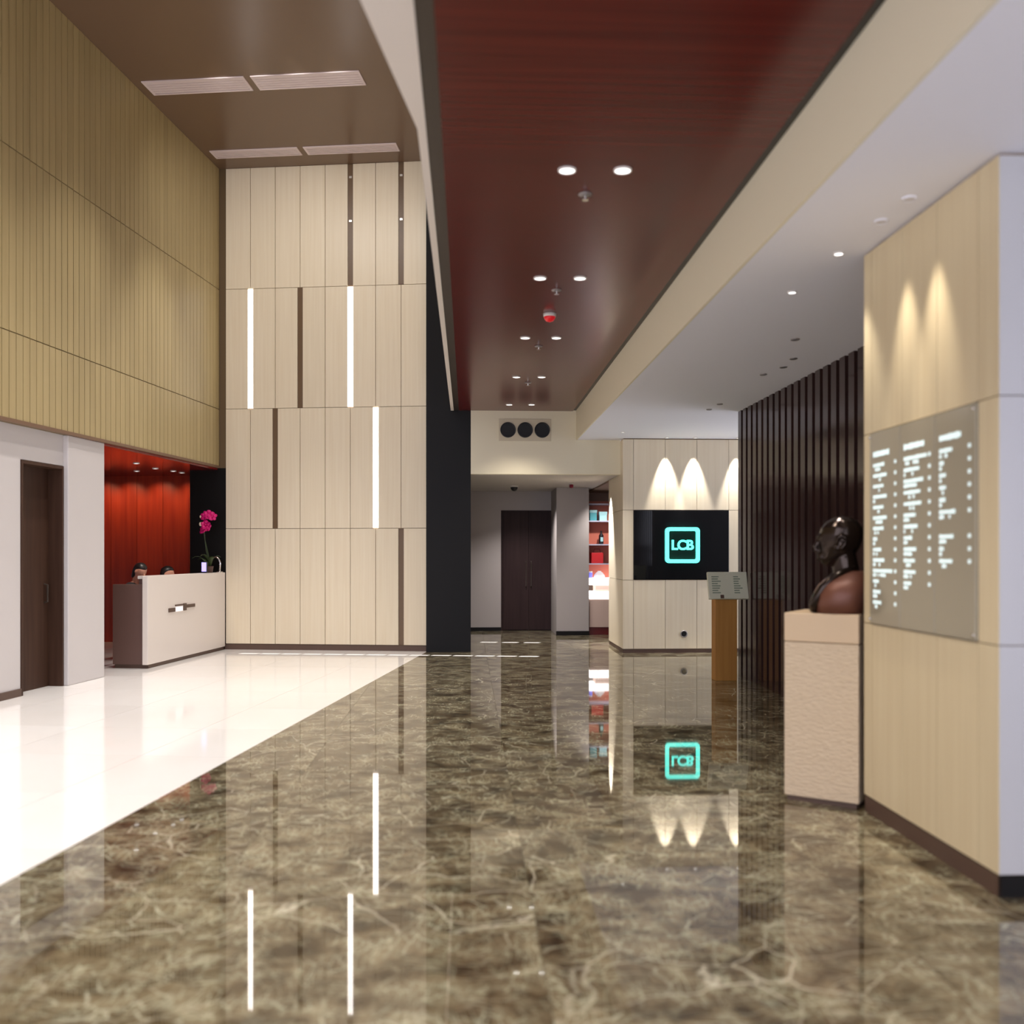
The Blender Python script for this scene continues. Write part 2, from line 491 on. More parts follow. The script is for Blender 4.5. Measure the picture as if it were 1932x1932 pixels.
obj('door_frame', B().box(-3.56, -3.39, -4.955, -4.225, 2.46, 2.495), M_BROWNDOOR, d1)
obj('door_handle', B().tube([(-3.565, -4.30, 0.95), (-3.52, -4.30, 0.96), (-3.52, -4.30, 1.15), (-3.565, -4.30, 1.16)], 0.011, 8), M_BRONZE, d1)

# reception bay
wr = struct('wall_bay', B().box(-9.0, -3.78, 1.03, 1.15, 0, H_REC), M_SEAM, 'L', 'red veneer back wall of the reception bay')
for i in range(9):
    x1 = -3.80 - i * 0.46
    obj('veneer_panel', B().box(x1 - 0.454, x1, 1.0, 1.03, 0.0, H_REC), M_RED, wr)
struct('wall_bay_side', B().box(-3.80, -3.2, 0.02, 1.15, 0, H_REC), M_BLACK, 'L', 'black end panel at the side of the reception bay')
struct('wall_bay_far', B().box(-9.1, -9.0, -4.2, 1.15, 0, H_REC), M_RED, 'L', 'far end of the reception bay')
struct('ceiling_bay', B().box(-9.1, -3.345, -4.08, 1.15, H_REC - 0.03, H_REC), M_REDCEIL, 'L', 'glossy dark red ceiling of the reception bay')
struct('wall_bay_near', B().box(-9.0, -3.95, -4.2, -4.1, 0, H_REC), M_WALLW, 'L', 'white side wall inside the reception bay')

# ---- tall hall ceiling
ceil_hall = struct('ceiling', B().box(-3.8, 2.2, -17.2, 0.3, H_HALL, H_HALL + 0.1), M_HALLCEIL, 'L', 'glossy dark brown ceiling of the tall hall')

# ---- dropped mahogany ceiling over the corridor
cw = struct('ceiling_wood', B().box(-0.81, 0.935, T_NEAR, 0.0, H_WOOD, H_WOOD + 0.06), M_WOOD, 'C', 'long dropped mahogany ceiling over the marble walk')
obj('shadow_channel', B().box(0.935, 0.985, T_NEAR, 0.0, H_WOOD + 0.012, H_WOOD + 0.06), M_SLATBACK, cw)
obj('bronze_channel', B().box(-0.89, -0.81, T_NEAR, 0.0, H_WOOD + 0.004, H_WOOD + 0.06), M_BRONZE, cw)
obj('edge_trim', B().box(-0.935, -0.89, T_NEAR, 0.0, H_WOOD - 0.004, H_WOOD + 0.06), M_TRIMW, cw)
# bulkhead face above it toward the tall hall, and the white wedge where the two axes meet
bend = to_world('C', -0.935, -9.62)
back = bend - Vector((hall_dir.x, hall_dir.y, 0)) * 7.5
bl = [to_local('C', bend.x, bend.y), to_local('C', back.x, back.y)]
struct('trim_1', B().prism([(-0.93, -9.62), bl[1], (-0.93, bl[1][1])], H_WOOD - 0.002, H_WOOD + 0.06), M_TRIMW, 'C', 'white tapering ceiling edge between the hall and the wood ceiling')
struct('wall_bulkhead', B().prism([(-0.93, 0.0), (-0.93, -9.62), bl[1], (bl[1][0] + 0.2, bl[1][1]), (-0.73, -9.62), (-0.73, 0.0)], H_WOOD + 0.06, H_HALL), M_TRIMW, 'C', 'white bulkhead face above the wood ceiling edge')

# ---- white lower ceiling on the right and its cream fascia
struct('ceiling_white', B().box(1.0, 6.2, T_NEAR, 0.05, H_WHITE, H_WHITE + 0.08), M_PLASTER, 'C', 'flat white plaster ceiling on the right of the walk')
struct('trim_2', B().box(0.985, 1.002, T_NEAR, 0.0, H_WHITE - 0.001, H_WOOD + 0.06), M_CREAM, 'C', 'cream drop face between the wood ceiling and the white ceiling')
# end fascia above the vestibule
fascia = struct('wall_fascia', B().box(-0.63, 0.99, 0.0, 0.12, H_VEST, H_WOOD + 0.06).box(0.99, 1.668, 0.0, 0.12, H_VEST, H_WHITE), M_CREAM, 'C', 'cream wall face above the far vestibule')
struct('ceiling_vestibule', B().box(-0.63, 1.66, 0.12, 4.1, H_VEST, H_VEST + 0.08), mat('vestibule_plaster', srgb(196, 190, 186), 0.8), 'C', 'low pale ceiling of the far vestibule')
struct('wall_vestibule', B().box(-0.63, -0.03, 4.0, 4.15, 0.0, H_VEST).box(-0.03, 1.05, 4.0, 4.15, 2.35, H_VEST), M_GREYW, 'C', 'grey far wall of the vestibule beside the dark door')
tag(obj('baseboard_vestibule', B().box(-0.63, -0.03, 3.985, 4.0, 0.0, 0.07), M_BLACK, None, fr='C'), 'dark baseboard of the far grey wall', kind='structure')
d2 = struct('door_2', B().box(-0.03, 1.05, 4.06, 4.12, 0, 2.35), M_DARKDOOR, 'C', 'dark double door at the far end of the marble walk')
for a, b_ in ((0.01, 0.505), (0.515, 1.01)):
    obj('door_leaf', B().box(a, b_, 4.035, 4.06, 0.02, 2.31), M_DARKDOOR, d2)
for x in (0.46, 0.56):
    obj('door_handle', B().tube([(x, 4.03, 0.85), (x, 4.0, 0.87), (x, 4.0, 1.33), (x, 4.03, 1.35)], 0.01, 8), M_BRONZE, d2)
gp = struct('wall_grey_pier', B().box(0.95, 1.553, 2.9, 4.0, 0.0, H_VEST), M_GREYW, 'C', 'grey pier between the dark door and the shop', 0.006)
tag(obj('baseboard_pier', B().box(0.945, 1.558, 2.885, 2.9, 0.0, 0.08), M_BLACK, None, fr='C'), 'dark baseboard of the grey pier', kind='structure')
# shop shell
struct('wall_shop', B().box(1.55, 4.0, 4.0, 4.1, 0, H_VEST), mat('shop_brown', srgb(150, 122, 104), 0.6), 'C', 'brown back wall of the small shop')
struct('ceiling_shop', B().box(1.66, 4.0, 1.2, 4.1, H_VEST - 0.03, H_VEST + 0.05), mat('shop_brown', srgb(150, 122, 104), 0.6), 'C', 'brown ceiling of the small shop')
struct('wall_shop_side', B().box(3.2, 3.3, 1.2, 4.1, 0, H_VEST), mat('shop_brown', srgb(150, 122, 104), 0.6), 'C')

# ---- panelled block with the black glass screen
T_TV = -0.24
blk = struct('wall_screen', B().box(1.685, 4.6, T_TV + 0.018, 1.2, 0.0, H_WHITE), M_SEAM, 'C', 'cream panelled wall that carries the black glass screen')
zr = [(0.06, 1.105), (1.105, 2.165), (2.165, H_WHITE - 0.012)]
cs = [1.668, 1.83, 2.315, 2.80, 3.29, 3.78, 4.6]
for r, (z0, z1) in enumerate(zr):
    for i in range(len(cs) - 1):
        if r == 1 and 1 <= i <= 3: continue
        obj('wall_panel', B().box(cs[i] + 0.003, cs[i + 1] - 0.003, T_TV, T_TV + 0.018, z0 + 0.003, z1 - 0.003), M_BEIGE, blk)
    obj('side_panel', B().box(1.668, 1.685, T_TV + 0.004, 1.2, z0 + 0.003, z1 - 0.003), M_BEIGE, blk)
tag(obj('baseboard_screen', B().box(1.672, 4.6, T_TV + 0.006, T_TV + 0.018, 0, 0.055).box(1.672, 1.685, T_TV + 0.018, 1.2, 0, 0.055), M_PLINTH, None, fr='C'), 'dark baseboard under the panelled screen wall', kind='structure')

# ---- dark slat wall
sw = struct('wall_slats', B().box(2.70, 6.0, -9.0, -2.99, 0.0, H_WHITE), M_SLATBACK, 'C', 'dark brown vertical slat wall on the right')
sl = B().box(-0.055, 0.0, 0, 0.125, 0.0, H_WHITE - 0.002).mesh('slat'); sl.materials.append(M_SLAT)
for i in range(29):
    o = link('slat', sl, sw); o.location = (2.70, -3.12 - i * 0.2, 0)

# ---- cream pillar with grey front
T_P0, T_P1 = -9.118, -10.535
pil = struct('wall_pillar', B().box(1.652, 5.2, T_P1 + 0.018, T_P0, 0.0, H_WHITE), M_SEAM, 'C', 'cream panelled pillar on the right carrying the directory board')
zp = [(0.10, 1.10), (1.10, 2.19), (2.19, H_WHITE - 0.012)]
po = [0.0, 0.108, 0.488, 0.868, 1.248, 1.417]
for r, (z0, z1) in enumerate(zp):
    for i in range(5):
        if r == 1 and 1 <= i <= 3: continue
        obj('wall_panel', B().box(1.634, 1.652, T_P0 - po[i + 1] + 0.0025, T_P0 - po[i] - 0.0025, z0 + 0.0025, z1 - 0.0025), M_PILLAR, pil)
    for i in range(4):
        obj('grey_panel', B().box(1.637 + i * 0.85, 1.637 + (i + 1) * 0.85 - 0.005, T_P1, T_P1 + 0.018, z0 + 0.0025, z1 - 0.0025), M_LAVW, pil)
obj('plinth', B().box(1.640, 1.652, T_P1 + 0.006, T_P0, 0, 0.095), M_PLINTH, pil)
obj('front_plinth', B().box(1.640, 5.2, T_P1 + 0.006, T_P1 + 0.018, 0, 0.095), M_BLACK, pil)

# ---- rest of the room behind the view
struct('wall_right', B().box(5.2, 5.35, T_NEAR, T_P0, 0, H_WHITE), M_PLASTER, 'C', 'white wall on the far right of the lobby')
struct('wall_entrance', B().box(-0.9, 5.35, T_NEAR - 0.1, T_NEAR + 0.05, 3.15, H_WOOD + 0.06), M_SLATBACK, 'C', 'dark lintel above the entrance')

# ================================================================== THINGS
# ---- reception desk
dk = thing('reception_desk', 'pale stone reception desk with dark end in the red bay', 'desk', 'L', -3.2, 0, 0)
obj('front_panel', B().box(-0.075, 0.0, -2.58, -0.035, 0.05, 1.21), M_DESK, dk, bevel=0.006)
obj('counter_top', B().box(-0.18, -0.075, -2.50, -0.035, 1.17, 1.21), M_DESK, dk, bevel=0.004)
obj('end_panel', B().box(-0.50, -0.075, -2.54, -2.48, 0.05, 1.10), M_DESKDARK, dk, bevel=0.004)
obj('body', B().box(-0.17, -0.075, -2.48, -0.035, 0.05, 1.17), M_DESKDARK, dk)
obj('worktop', B().box(-0.48, -0.17, -2.48, -0.035, 0.735, 0.765), M_DESKDARK, dk)
obj('toe_kick', B().box(-0.48, -0.02, -2.52, -2.49, 0.0, 0.05).box(-0.16, -0.02, -2.49, -0.035, 0.0, 0.05), M_PLINTH, dk)
lg = obj('emblem', B().box(0, 0.012, -1.99, -1.80, 0.70, 0.755).box(0, 0.012, -1.53, -1.44, 0.70, 0.80).box(0, 0.012, -1.45, -1.16, 0.735, 0.78).box(0, 0.012, -1.79, -1.55, 0.775, 0.795), M_PLINTH, dk)
lg['label'] = 'small dark metal emblem'
obj('emblem_highlight', B().box(0, 0.014, -1.77, -1.57, 0.70, 0.765), mat('glowing_highlight', (0.95, 0.93, 0.95), 0.25, emit=(1, 0.97, 1), estr=0.25), lg)  # highlight on the emblem, built as a slightly glowing plate

# ---- staff behind the desk
def remesh(o, vox, it=6):
    md = o.modifiers.new('fuse', 'REMESH'); md.mode = 'VOXEL'; md.voxel_size = vox; md.use_smooth_shade = True
    sm = o.modifiers.new('soften', 'SMOOTH'); sm.factor = 0.5; sm.iterations = it


def xf(b, mtx, start=0):
    for i in range(start, len(b.v)):
        b.v[i] = tuple(mtx @ Vector(b.v[i]))


HEAD = [(0.0, 0.045, -0.005, 0.018), (0.012, 0.062, -0.02, 0.036), (0.035, 0.072, -0.045, 0.052), (0.07, 0.076, -0.082, 0.065), (0.105, 0.082, -0.098, 0.072), (0.14, 0.084, -0.105, 0.076), (0.175, 0.076, -0.102, 0.074), (0.205, 0.052, -0.085, 0.06), (0.225, 0.02, -0.055, 0.036), (0.232, -0.01, -0.03, 0.008)]


def person(label, fr, s, t, rz, head_tilt, zoff, hair_back):
    p = thing('person', label, 'person', fr, s, t, 0, rz)
    hb = B()
    hb.oval(HEAD, 20)
    hb.tube([(0.08, 0, 0.15), (0.105, 0, 0.105), (0.112, 0, 0.095), (0.075, 0, 0.08)], [0.010, 0.016, 0.014, 0.012], 8)
    for y in (0.075, -0.075):
        hb.ball((-0.01, y, 0.115), (0.02, 0.012, 0.032))
    hb.tube([(0.07, -0.022, 0.052), (0.08, 0, 0.054), (0.07, 0.022, 0.052)], 0.009, 8)
    for y in (0.032, -0.032):
        hb.ball((0.068, y, 0.122), (0.016, 0.016, 0.012))
    M = Matrix.Translation((0.06, 0, 1.11 + zoff)) @ Matrix.Rotation(head_tilt, 4, 'Y')
    xf(hb, M)
    b = B(); b.v = list(hb.v); b.f = list(hb.f)
    b.tube([(0.0, 0, 1.0 + zoff), (0.035, 0, 1.10 + zoff), (0.055, 0, 1.17 + zoff)], [0.065, 0.052, 0.05], 14)
    b.oval([(0.50, 0.10, -0.13, 0.17), (0.62, 0.10, -0.12, 0.15), (0.8, 0.11, -0.12, 0.17), (0.95, 0.10, -0.11, 0.19), (1.03 + zoff, 0.06, -0.08, 0.12), (1.06 + zoff, 0.05, -0.05, 0.06)], 20)
    for y in (1, -1):
        b.tube([(0, 0.17 * y, 0.98 + zoff * 0.5), (0.03, 0.235 * y, 0.84), (0.08, 0.24 * y, 0.73)], [0.058, 0.05, 0.043], 10)
        b.tube([(0.08, 0.24 * y, 0.73), (0.2, 0.19 * y, 0.77), (0.30, 0.14 * y, 0.81)], [0.043, 0.036, 0.027], 10)
        b.ball((0.345, 0.13 * y, 0.815), (0.05, 0.038, 0.016))
        for q in range(4):
            b.tube([(0.37, (0.105 + q * 0.018) * y, 0.82), (0.41, (0.103 + q * 0.018) * y, 0.815), (0.435 - 0.008 * abs(q - 1.5), (0.103 + q * 0.018) * y, 0.80)], [0.0095, 0.0085, 0.007], 6)
        b.tube([(0.33, 0.10 * y, 0.815), (0.365, 0.075 * y, 0.81), (0.39, 0.07 * y, 0.80)], [0.011, 0.0095, 0.008], 6)
        b.tube([(-0.02, 0.09 * y, 0.52), (0.2, 0.10 * y, 0.54), (0.27, 0.10 * y, 0.5)], [0.085, 0.07, 0.058], 12)
        b.tube([(0.27, 0.10 * y, 0.5), (0.27, 0.10 * y, 0.3), (0.25, 0.10 * y, 0.07)], [0.056, 0.05, 0.036], 12)
        b.tube([(0.23, 0.10 * y, 0.035), (0.32, 0.10 * y, 0.03), (0.40, 0.10 * y, 0.025)], [0.036, 0.034, 0.024], 10)
    body = obj('body', b, M_SKIN, p, True); remesh(body, 0.011, 3)
    c = B()
    c.oval([(0.47, 0.12, -0.15, 0.19), (0.62, 0.115, -0.135, 0.165), (0.8, 0.125, -0.135, 0.185), (0.95, 0.115, -0.125, 0.205), (1.035 + zoff, 0.07, -0.095, 0.13), (1.06 + zoff, 0.055, -0.075, 0.085)], 20)
    for y in (1, -1):
        c.tube([(0, 0.17 * y, 0.99 + zoff * 0.5), (0.03, 0.24 * y, 0.84), (0.08, 0.245 * y, 0.73)], [0.072, 0.064, 0.056], 10)
        c.tube([(0.08, 0.245 * y, 0.73), (0.2, 0.195 * y, 0.77), (0.29, 0.145 * y, 0.808)], [0.056, 0.047, 0.038], 10)
    o = obj('jacket', c, M_CLOTH, p, True); remesh(o, 0.014, 3); o['label'] = 'dark jacket'
    h = B()
    h.oval([(0.03 - 0.05 * hair_back, -0.02, -0.095, 0.06), (0.07, 0.0, -0.108, 0.082), (0.11, 0.008, -0.118, 0.084), (0.15, 0.028, -0.12, 0.085), (0.18, 0.06, -0.117, 0.082), (0.205, 0.066, -0.10, 0.07), (0.234, 0.03, -0.065, 0.044), (0.245, -0.01, -0.03, 0.01)], 20)
    xf(h, M)
    o = obj('hair', h, M_HAIR, p, True); remesh(o, 0.012, 2)
    return p


person('person in a dark jacket leaning forward at the near end of the reception desk', 'L', -3.93, -1.50, R(-25), R(34), 0.04, 1.0)
person('person seated behind the middle of the reception desk, only the head showing', 'L', -3.90, -0.72, R(5), R(15), -0.03, 0.6)

# ---- orchid and small things on the desk
DX, DT = -3.31, -0.36
orc = thing('potted_orchid', 'potted orchid with magenta blooms on the reception desk', 'plant', 'L', DX, DT, 1.211)
obj('pot', B().lathe([(0.03, 0), (0.042, 0.0), (0.054, 0.09), (0.057, 0.10), (0.05, 0.10), (0.045, 0.08)], 20), M_DESKDARK, orc, True)
stems = [[(0, 0, 0.08), (-0.06, 0.0, 0.35), (-0.09, -0.01, 0.62), (-0.06, -0.02, 0.84), (0.03, -0.03, 0.88)], [(0.01, 0, 0.08), (-0.03, 0.0, 0.3), (-0.08, 0.01, 0.5), (-0.09, 0.02, 0.66), (-0.04, 0.02, 0.74)]]
for st in stems:
    obj('stem', B().tube(st, [0.007, 0.006, 0.005, 0.004, 0.003], 6), M_LEAF, orc, True)
for a, ln, dr in ((200, 0.26, 0.02), (160, 0.24, -0.01), (250, 0.2, 0.05), (300, 0.2, 0.0), (20, 0.16, 0.03), (100, 0.2, 0.02)):
    b = B(); ca, sa = math.cos(R(a)), math.sin(R(a))
    top, bot = [], []
    for i in range(7):
        u = i / 6; w = 0.032 * math.sin(math.pi * min(1, 0.12 + u * 0.88)) + 0.003
        r = ln * u; z = 0.09 + 0.14 * math.sin(u * 2.2) + dr
        top.append((ca * r - sa * w, sa * r + ca * w, z + 0.004)); bot.append((ca * r + sa * w, sa * r - ca * w, z))
    n = len(top)
    vs = top + bot + [(p[0], p[1], p[2] - 0.004) for p in top] + [(p[0], p[1], p[2] - 0.004) for p in bot]
    fs = [(i, i + 1, n + i + 1, n + i) for i in range(n - 1)] + [(2 * n + i, 3 * n + i, 3 * n + i + 1, 2 * n + i + 1) for i in range(n - 1)]
    fs += [(i, 2 * n + i, 2 * n + i + 1, i + 1) for i in range(n - 1)] + [(n + i, n + i + 1, 3 * n + i + 1, 3 * n + i) for i in range(n - 1)]
    b.add(vs, fs)
    obj('leaf', b, M_LEAF, orc, True)


def flower_mesh(r):
    b = B()
    for k in range(5):
        a = 2 * math.pi * k / 5 + 0.3
        w = 0.55 if k % 2 else 0.4
        ring = []
        for i in range(10):
            q = 2 * math.pi * i / 10
            lx = r * 0.55 + r * 0.5 * math.cos(q); ly = r * w * math.sin(q)
            ring.append((lx * math.cos(a) - ly * math.sin(a), lx * math.sin(a) + ly * math.cos(a), 0.012 * math.cos(q)))
        b.rings([ring, [(x, y, z + 0.006) for x, y, z in ring]])
    b.ball((0, 0, 0.012), (r * 0.2, r * 0.2, r * 0.2), 8, 6)
    return b.mesh('flower', True)


fm = flower_mesh(0.072); fm.materials.append(M_PETAL)
for x, y, z, rx, rz_ in ((-0.06, -0.05, 0.87, 75, -20), (0.01, -0.06, 0.885, 80, 15), (0.06, -0.05, 0.86, 70, 30), (-0.02, -0.04, 0.70, 78, -10), (-0.08, -0.05, 0.66, 70, -30), (-0.045, -0.05, 0.735, 85, 20)):
    o = link('flower', fm, orc); o.location = (x, y, z); o.rotation_euler = (R(rx), 0, R(rz_))
obj('bud', B().ball((-0.13, -0.03, 0.745), (0.028, 0.028, 0.034), 10, 7), M_CREAMBUD, orc, True)
obj('bud', B().ball((-0.135, -0.02, 0.86), (0.02, 0.02, 0.024), 10, 7), M_CREAMBUD, orc, True)

scn = thing('desk_display', 'small upright display glowing violet on the reception desk', 'display', 'L', -3.29, -0.62, 1.211)
obj('housing', B().box(-0.045, 0.045, 0.0, 0.03, 0.01, 0.17), M_BLACKP, scn, bevel=0.004)
obj('display_face', B().box(-0.036, 0.036, -0.004, 0.0, 0.022, 0.16), M_VIOLET, scn)
obj('foot', B().box(-0.05, 0.05, -0.03, 0.06, 0.0, 0.01), M_BLACKP, scn)
lampd = thing('desk_lamp', 'curved silver desk lamp beside the cream wall on the reception desk', 'lamp', 'L', -3.30, -0.13, 1.211)
obj('base', B().lathe([(0.05, 0), (0.05, 0.012), (0.02, 0.018)], 18, (0.05, 0, 0)), M_CHROME, lampd, True)
obj('arm', B().tube([(0.05, 0, 0.015)] + [(0.05 * math.cos(R(a)) * 1.6 - 0.02, 0, 0.12 + 0.12 * math.sin(R(a))) for a in range(10, 181, 17)], 0.014, 8), M_CHROME, lampd, True)
obj('head', B().box(-0.13, -0.08, -0.025, 0.025, 0.085, 0.12), M_CHROME, lampd, bevel=0.004)

# ---- black glass screen with the lit sign
tv = thing('glass_screen', 'wide black glass screen panel on the cream wall', 'screen', 'C', 0, T_TV, 0)
obj('glass', B().box(1.833, 3.287, -0.008, 0.016, 1.11, 2.16), M_SCREEN, tv, bevel=0.003)
sg = thing('neon_sign', 'square teal lit sign with three letters on the black glass', 'sign', 'C', 2.571, T_TV - 0.008, 1.632)


def rrect(w, h, r, n=6):
    pts = []
    for cx, cy, a0 in ((w / 2 - r, h / 2 - r, 0), (-w / 2 + r, h / 2 - r, 90), (-w / 2 + r, -h / 2 + r, 180), (w / 2 - r, -h / 2 + r, 270)):
        for i in range(n + 1):
            a = R(a0 + 90 * i / n); pts.append((cx + r * math.cos(a), cy + r * math.sin(a)))
    return pts


b = B(); o1 = rrect(0.525, 0.54, 0.055); i1 = rrect(0.415, 0.43, 0.022); n = len(o1)
vs = [(x, -0.045, z) for x, z in o1] + [(x, -0.045, z) for x, z in i1] + [(x, -0.012, z) for x, z in o1] + [(x, -0.012, z) for x, z in i1]
fs = []
for i in range(n):
    j = (i + 1) % n
    fs += [(i, j, n + j, n + i), (2 * n + j, 2 * n + i, 3 * n + i, 3 * n + j), (i, 2 * n + i, 2 * n + j, j), (n + j, 3 * n + j, 3 * n + i, n + i)]
b.add(vs, fs)
obj('frame', b, M_TEAL, sg)
obj('backing', B().box(-0.22, 0.22, -0.012, 0.0, -0.22, 0.22), M_TEALBACK, sg)
fc = bpy.data.curves.new('letters', 'FONT'); fc.body = 'LCB'; fc.size = 0.205; fc.extrude = 0.008; fc.offset = 0.006
fc.align_x = 'CENTER'; fc.align_y = 'CENTER'; fc.space_character = 0.92
tmp = bpy.data.objects.new('letters', fc); COL.objects.link(tmp)
bpy.context.view_layer.update()
lm = bpy.data.meshes.new_from_object(tmp.evaluated_get(bpy.context.evaluated_depsgraph_get()))
bpy.data.objects.remove(tmp); lm.materials.clear()
fo = link('letters', lm, sg, M_TEAL); fo.location = (0, -0.024, -0.005); fo.rotation_euler = (R(90), 0, 0); fo['kind'] = 'stuff'
skt = thing('wall_socket', 'small round dark socket low on the cream screen wall', 'socket', 'C', 2.60, T_TV, 0.285)
b = B(); b.rings([[(r_ * math.cos(2 * math.pi * i / 20), y, r_ * math.sin(2 * math.pi * i / 20)) for i in range(20)] for r_, y in ((0.055, 0), (0.055, -0.012), (0.042, -0.016), (0.040, -0.006))])
obj('bezel', b, M_GREYMET, skt, True)
b = B(); b.rings([[(r_ * math.cos(2 * math.pi * i / 20), y, r_ * math.sin(2 * math.pi * i / 20)) for i in range(20)] for r_, y in ((0.041, -0.004), (0.036, -0.012))])
obj('face', b, M_BLACKP, skt)

# ---- menu stand in front of the slat wall
mp_ = to_local('C', 2.525, 11.35)
ms = thing('menu_stand', 'tan wooden post with a pale printed menu board on top', 'menu stand', 'C', mp_[0], mp_[1], 0)
obj('post', B().box(-0.13, 0.13, -0.09, 0.09, 0.0, 0.97), M_TAN, ms, bevel=0.004)
bd = obj('board', B().box(-0.235, 0.235, -0.02, 0.02, -0.165, 0.165), M_PAPER, ms, bevel=0.006, loc=(0.012, -0.10, 1.125))
bd.rotation_euler = (R(-18), 0, 0)
for x0, x1, z0, z1 in ((-0.19, -0.06, -0.09, 0.11), (0.07, 0.18, -0.11, 0.11)):
    b = B()
    zz = z1
    while zz > z0:
        b.box(x0, x0 + (x1 - x0) * random.uniform(0.5, 1), -0.0225, -0.02, zz - 0.012, zz); zz -= 0.028
    o = obj('printed_text', b, M_INK, bd); o['kind'] = 'stuff'
obj('clip', B().box(-0.10, -0.06, -0.03, -0.02, -0.16, -0.12), M_PLINTH, bd)
obj('bracket', B().box(-0.06, 0.06, -0.08, -0.02, 0.95, 1.10), M_PLINTH, ms)

# ---- directory board on the pillar
dr = thing('directory_board', 'grey glass directory of three panes with lit lettering on the pillar', 'directory board', 'C', 1.634, T_P0, 0)
rd = random.Random(3)
cols = [(0.108, 0.488, [0.20, 0.14, 0.17, 0.13, 0.17, 0.13, 0.17, 0.13, 0.05, 0.10, 0.14, 0.24, 0.07, 0.09, 0.10], ''),
        (0.488, 0.868, [0.22, 0.25, 0.17, 0.21, 0.18, 0.19, 0.13, 0.15, 0.09, 0.135, 0.12, 0.13, 0.08], ''),
        (0.868, 1.248, [0.2, 0.12, 0.04, 0.06, 0.06, 0.055, 0.15, 0, 0.13, 0.04, 0.12], '')]
for ci, (o0, o1_, lens, _) in enumerate(cols):
    pane = obj('glass_pane', B().box(-0.012, 0.016, -o1_ + 0.0025, -o0 - 0.0025, 1.105, 2.185), M_GLASS, dr, bevel=0.002)
    z = 2.06
    x0 = o0 + 0.05
    for li, ln in enumerate(lens):
        b = B()
        hgt = 0.032 if li == 0 else 0.021
        if ln > 0:
            x = 0.0
            while x < ln:
                w = rd.uniform(0.010, 0.024)
                hh = hgt * rd.uniform(0.75, 1.0)
                b.box(-0.014, -0.0125, -(x0 + min(x + w, ln)), -(x0 + x), z - hh / 2, z + hh / 2)
                if rd.random() < 0.55 and li:
                    b.box(-0.014, -0.0125, -(x0 + min(x + w, ln * 0.7)), -(x0 + x), z - hh / 2 - 0.024, z - hh / 2 - 0.006) if x + w < ln * 0.7 else None
                x += w + 0.0045
        if li and ln > 0:
            xr = o1_ - 0.062
            b.box(-0.014, -0.0125, -(xr + 0.008), -xr, z - 0.009, z + 0.009)
            b.box(-0.014, -0.0125, -(xr + 0.020), -(xr + 0.012), z - 0.009, z + 0.009)
        if ln > 0:
            o = obj('text_line', b, M_TEXT, dr); o['kind'] = 'stuff'
        z -= 0.0592 if li else 0.062
for zz in (1.13, 2.16):
    for tt in (0.12, 1.235):
        b = B(); b.rings([[(x, -tt + r_ * math.cos(2 * math.pi * i / 12), zz + r_ * math.sin(2 * math.pi * i / 12)) for i in range(12)] for r_, x in ((0.009, -0.012), (0.009, -0.02), (0.005, -0.022))])
        obj('fixing_stud', b, M_CHROME, dr, True)

# ---- pedestal and bust
ANG = R(-33)
PFL = Vector((1.664, 5.832))
du = Vector((math.cos(ANG), math.sin(ANG))); dv = Vector((-math.sin(ANG), math.cos(ANG)))
pc = PFL + du * 0.22 + dv * 0.22
pd = thing('pedestal', 'square beige stone pedestal carrying the bust beside the pillar', 'pedestal', 'W', pc.x, pc.y, 0, ANG)
obj('plinth', B().box(-0.205, 0.205, -0.205, 0.205, 0, 0.03), M_PLINTH, pd)
obj('shaft', B().box(-0.22, 0.22, -0.22, 0.22, 0.03, 0.965), M_PED, pd, bevel=0.005)
obj('cap', B().box(-0.221, 0.221, -0.221, 0.221, 0.968, 1.142), M_PEDCAP, pd, bevel=0.006)

bp_ = pc + du * 0.05 - dv * 0.01
bu = thing('bust', 'dark bronze bust of a bald head in red-brown robe on the pedestal', 'bust', 'W', bp_.x, bp_.y, 1.1425, R(180 - 18))
b = B()
b.oval([(0.283, 0.070, 0.0, 0.022), (0.297, 0.096, -0.02, 0.045), (0.33, 0.106, -0.05, 0.066), (0.365, 0.104, -0.105, 0.084), (0.40, 0.108, -0.128, 0.096), (0.44, 0.113, -0.142, 0.103), (0.48, 0.112, -0.148, 0.106), (0.52, 0.098, -0.142, 0.102), (0.555, 0.068, -0.118, 0.084), (0.578, 0.03, -0.08, 0.055), (0.59, -0.02, -0.03, 0.012)], 30)
b.tube([(0.108, 0, 0.455), (0.125, 0, 0.42), (0.142, 0, 0.395), (0.138, 0, 0.383), (0.10, 0, 0.375)], [0.010, 0.014, 0.018, 0.016, 0.014], 10)
b.tube([(0.088, -0.05, 0.462), (0.115, -0.025, 0.468), (0.118, 0, 0.460), (0.115, 0.025, 0.468), (0.088, 0.05, 0.462)], 0.011, 8)
for zz, rr in ((0.352, 0.011), (0.334, 0.013)):
    b.tube([(0.092, -0.032, zz), (0.112, -0.014, zz), (0.116, 0, zz - 0.001), (0.112, 0.014, zz), (0.092, 0.032, zz)], rr, 8)
for y in (1, -1):
    b.ball((0.09, 0.036 * y, 0.437), (0.018, 0.02, 0.013))
    b.tube([(0.005, 0.098 * y, 0.385), (0.012, 0.106 * y, 0.42), (0.006, 0.112 * y, 0.452), (-0.018, 0.116 * y, 0.468), (-0.04, 0.116 * y, 0.452), (-0.038, 0.112 * y, 0.418), (-0.012, 0.104 * y, 0.385)], [0.013, 0.009, 0.010, 0.010, 0.010, 0.010, 0.012], 8)
    b.ball((-0.012, 0.100 * y, 0.42), (0.018, 0.008, 0.028))
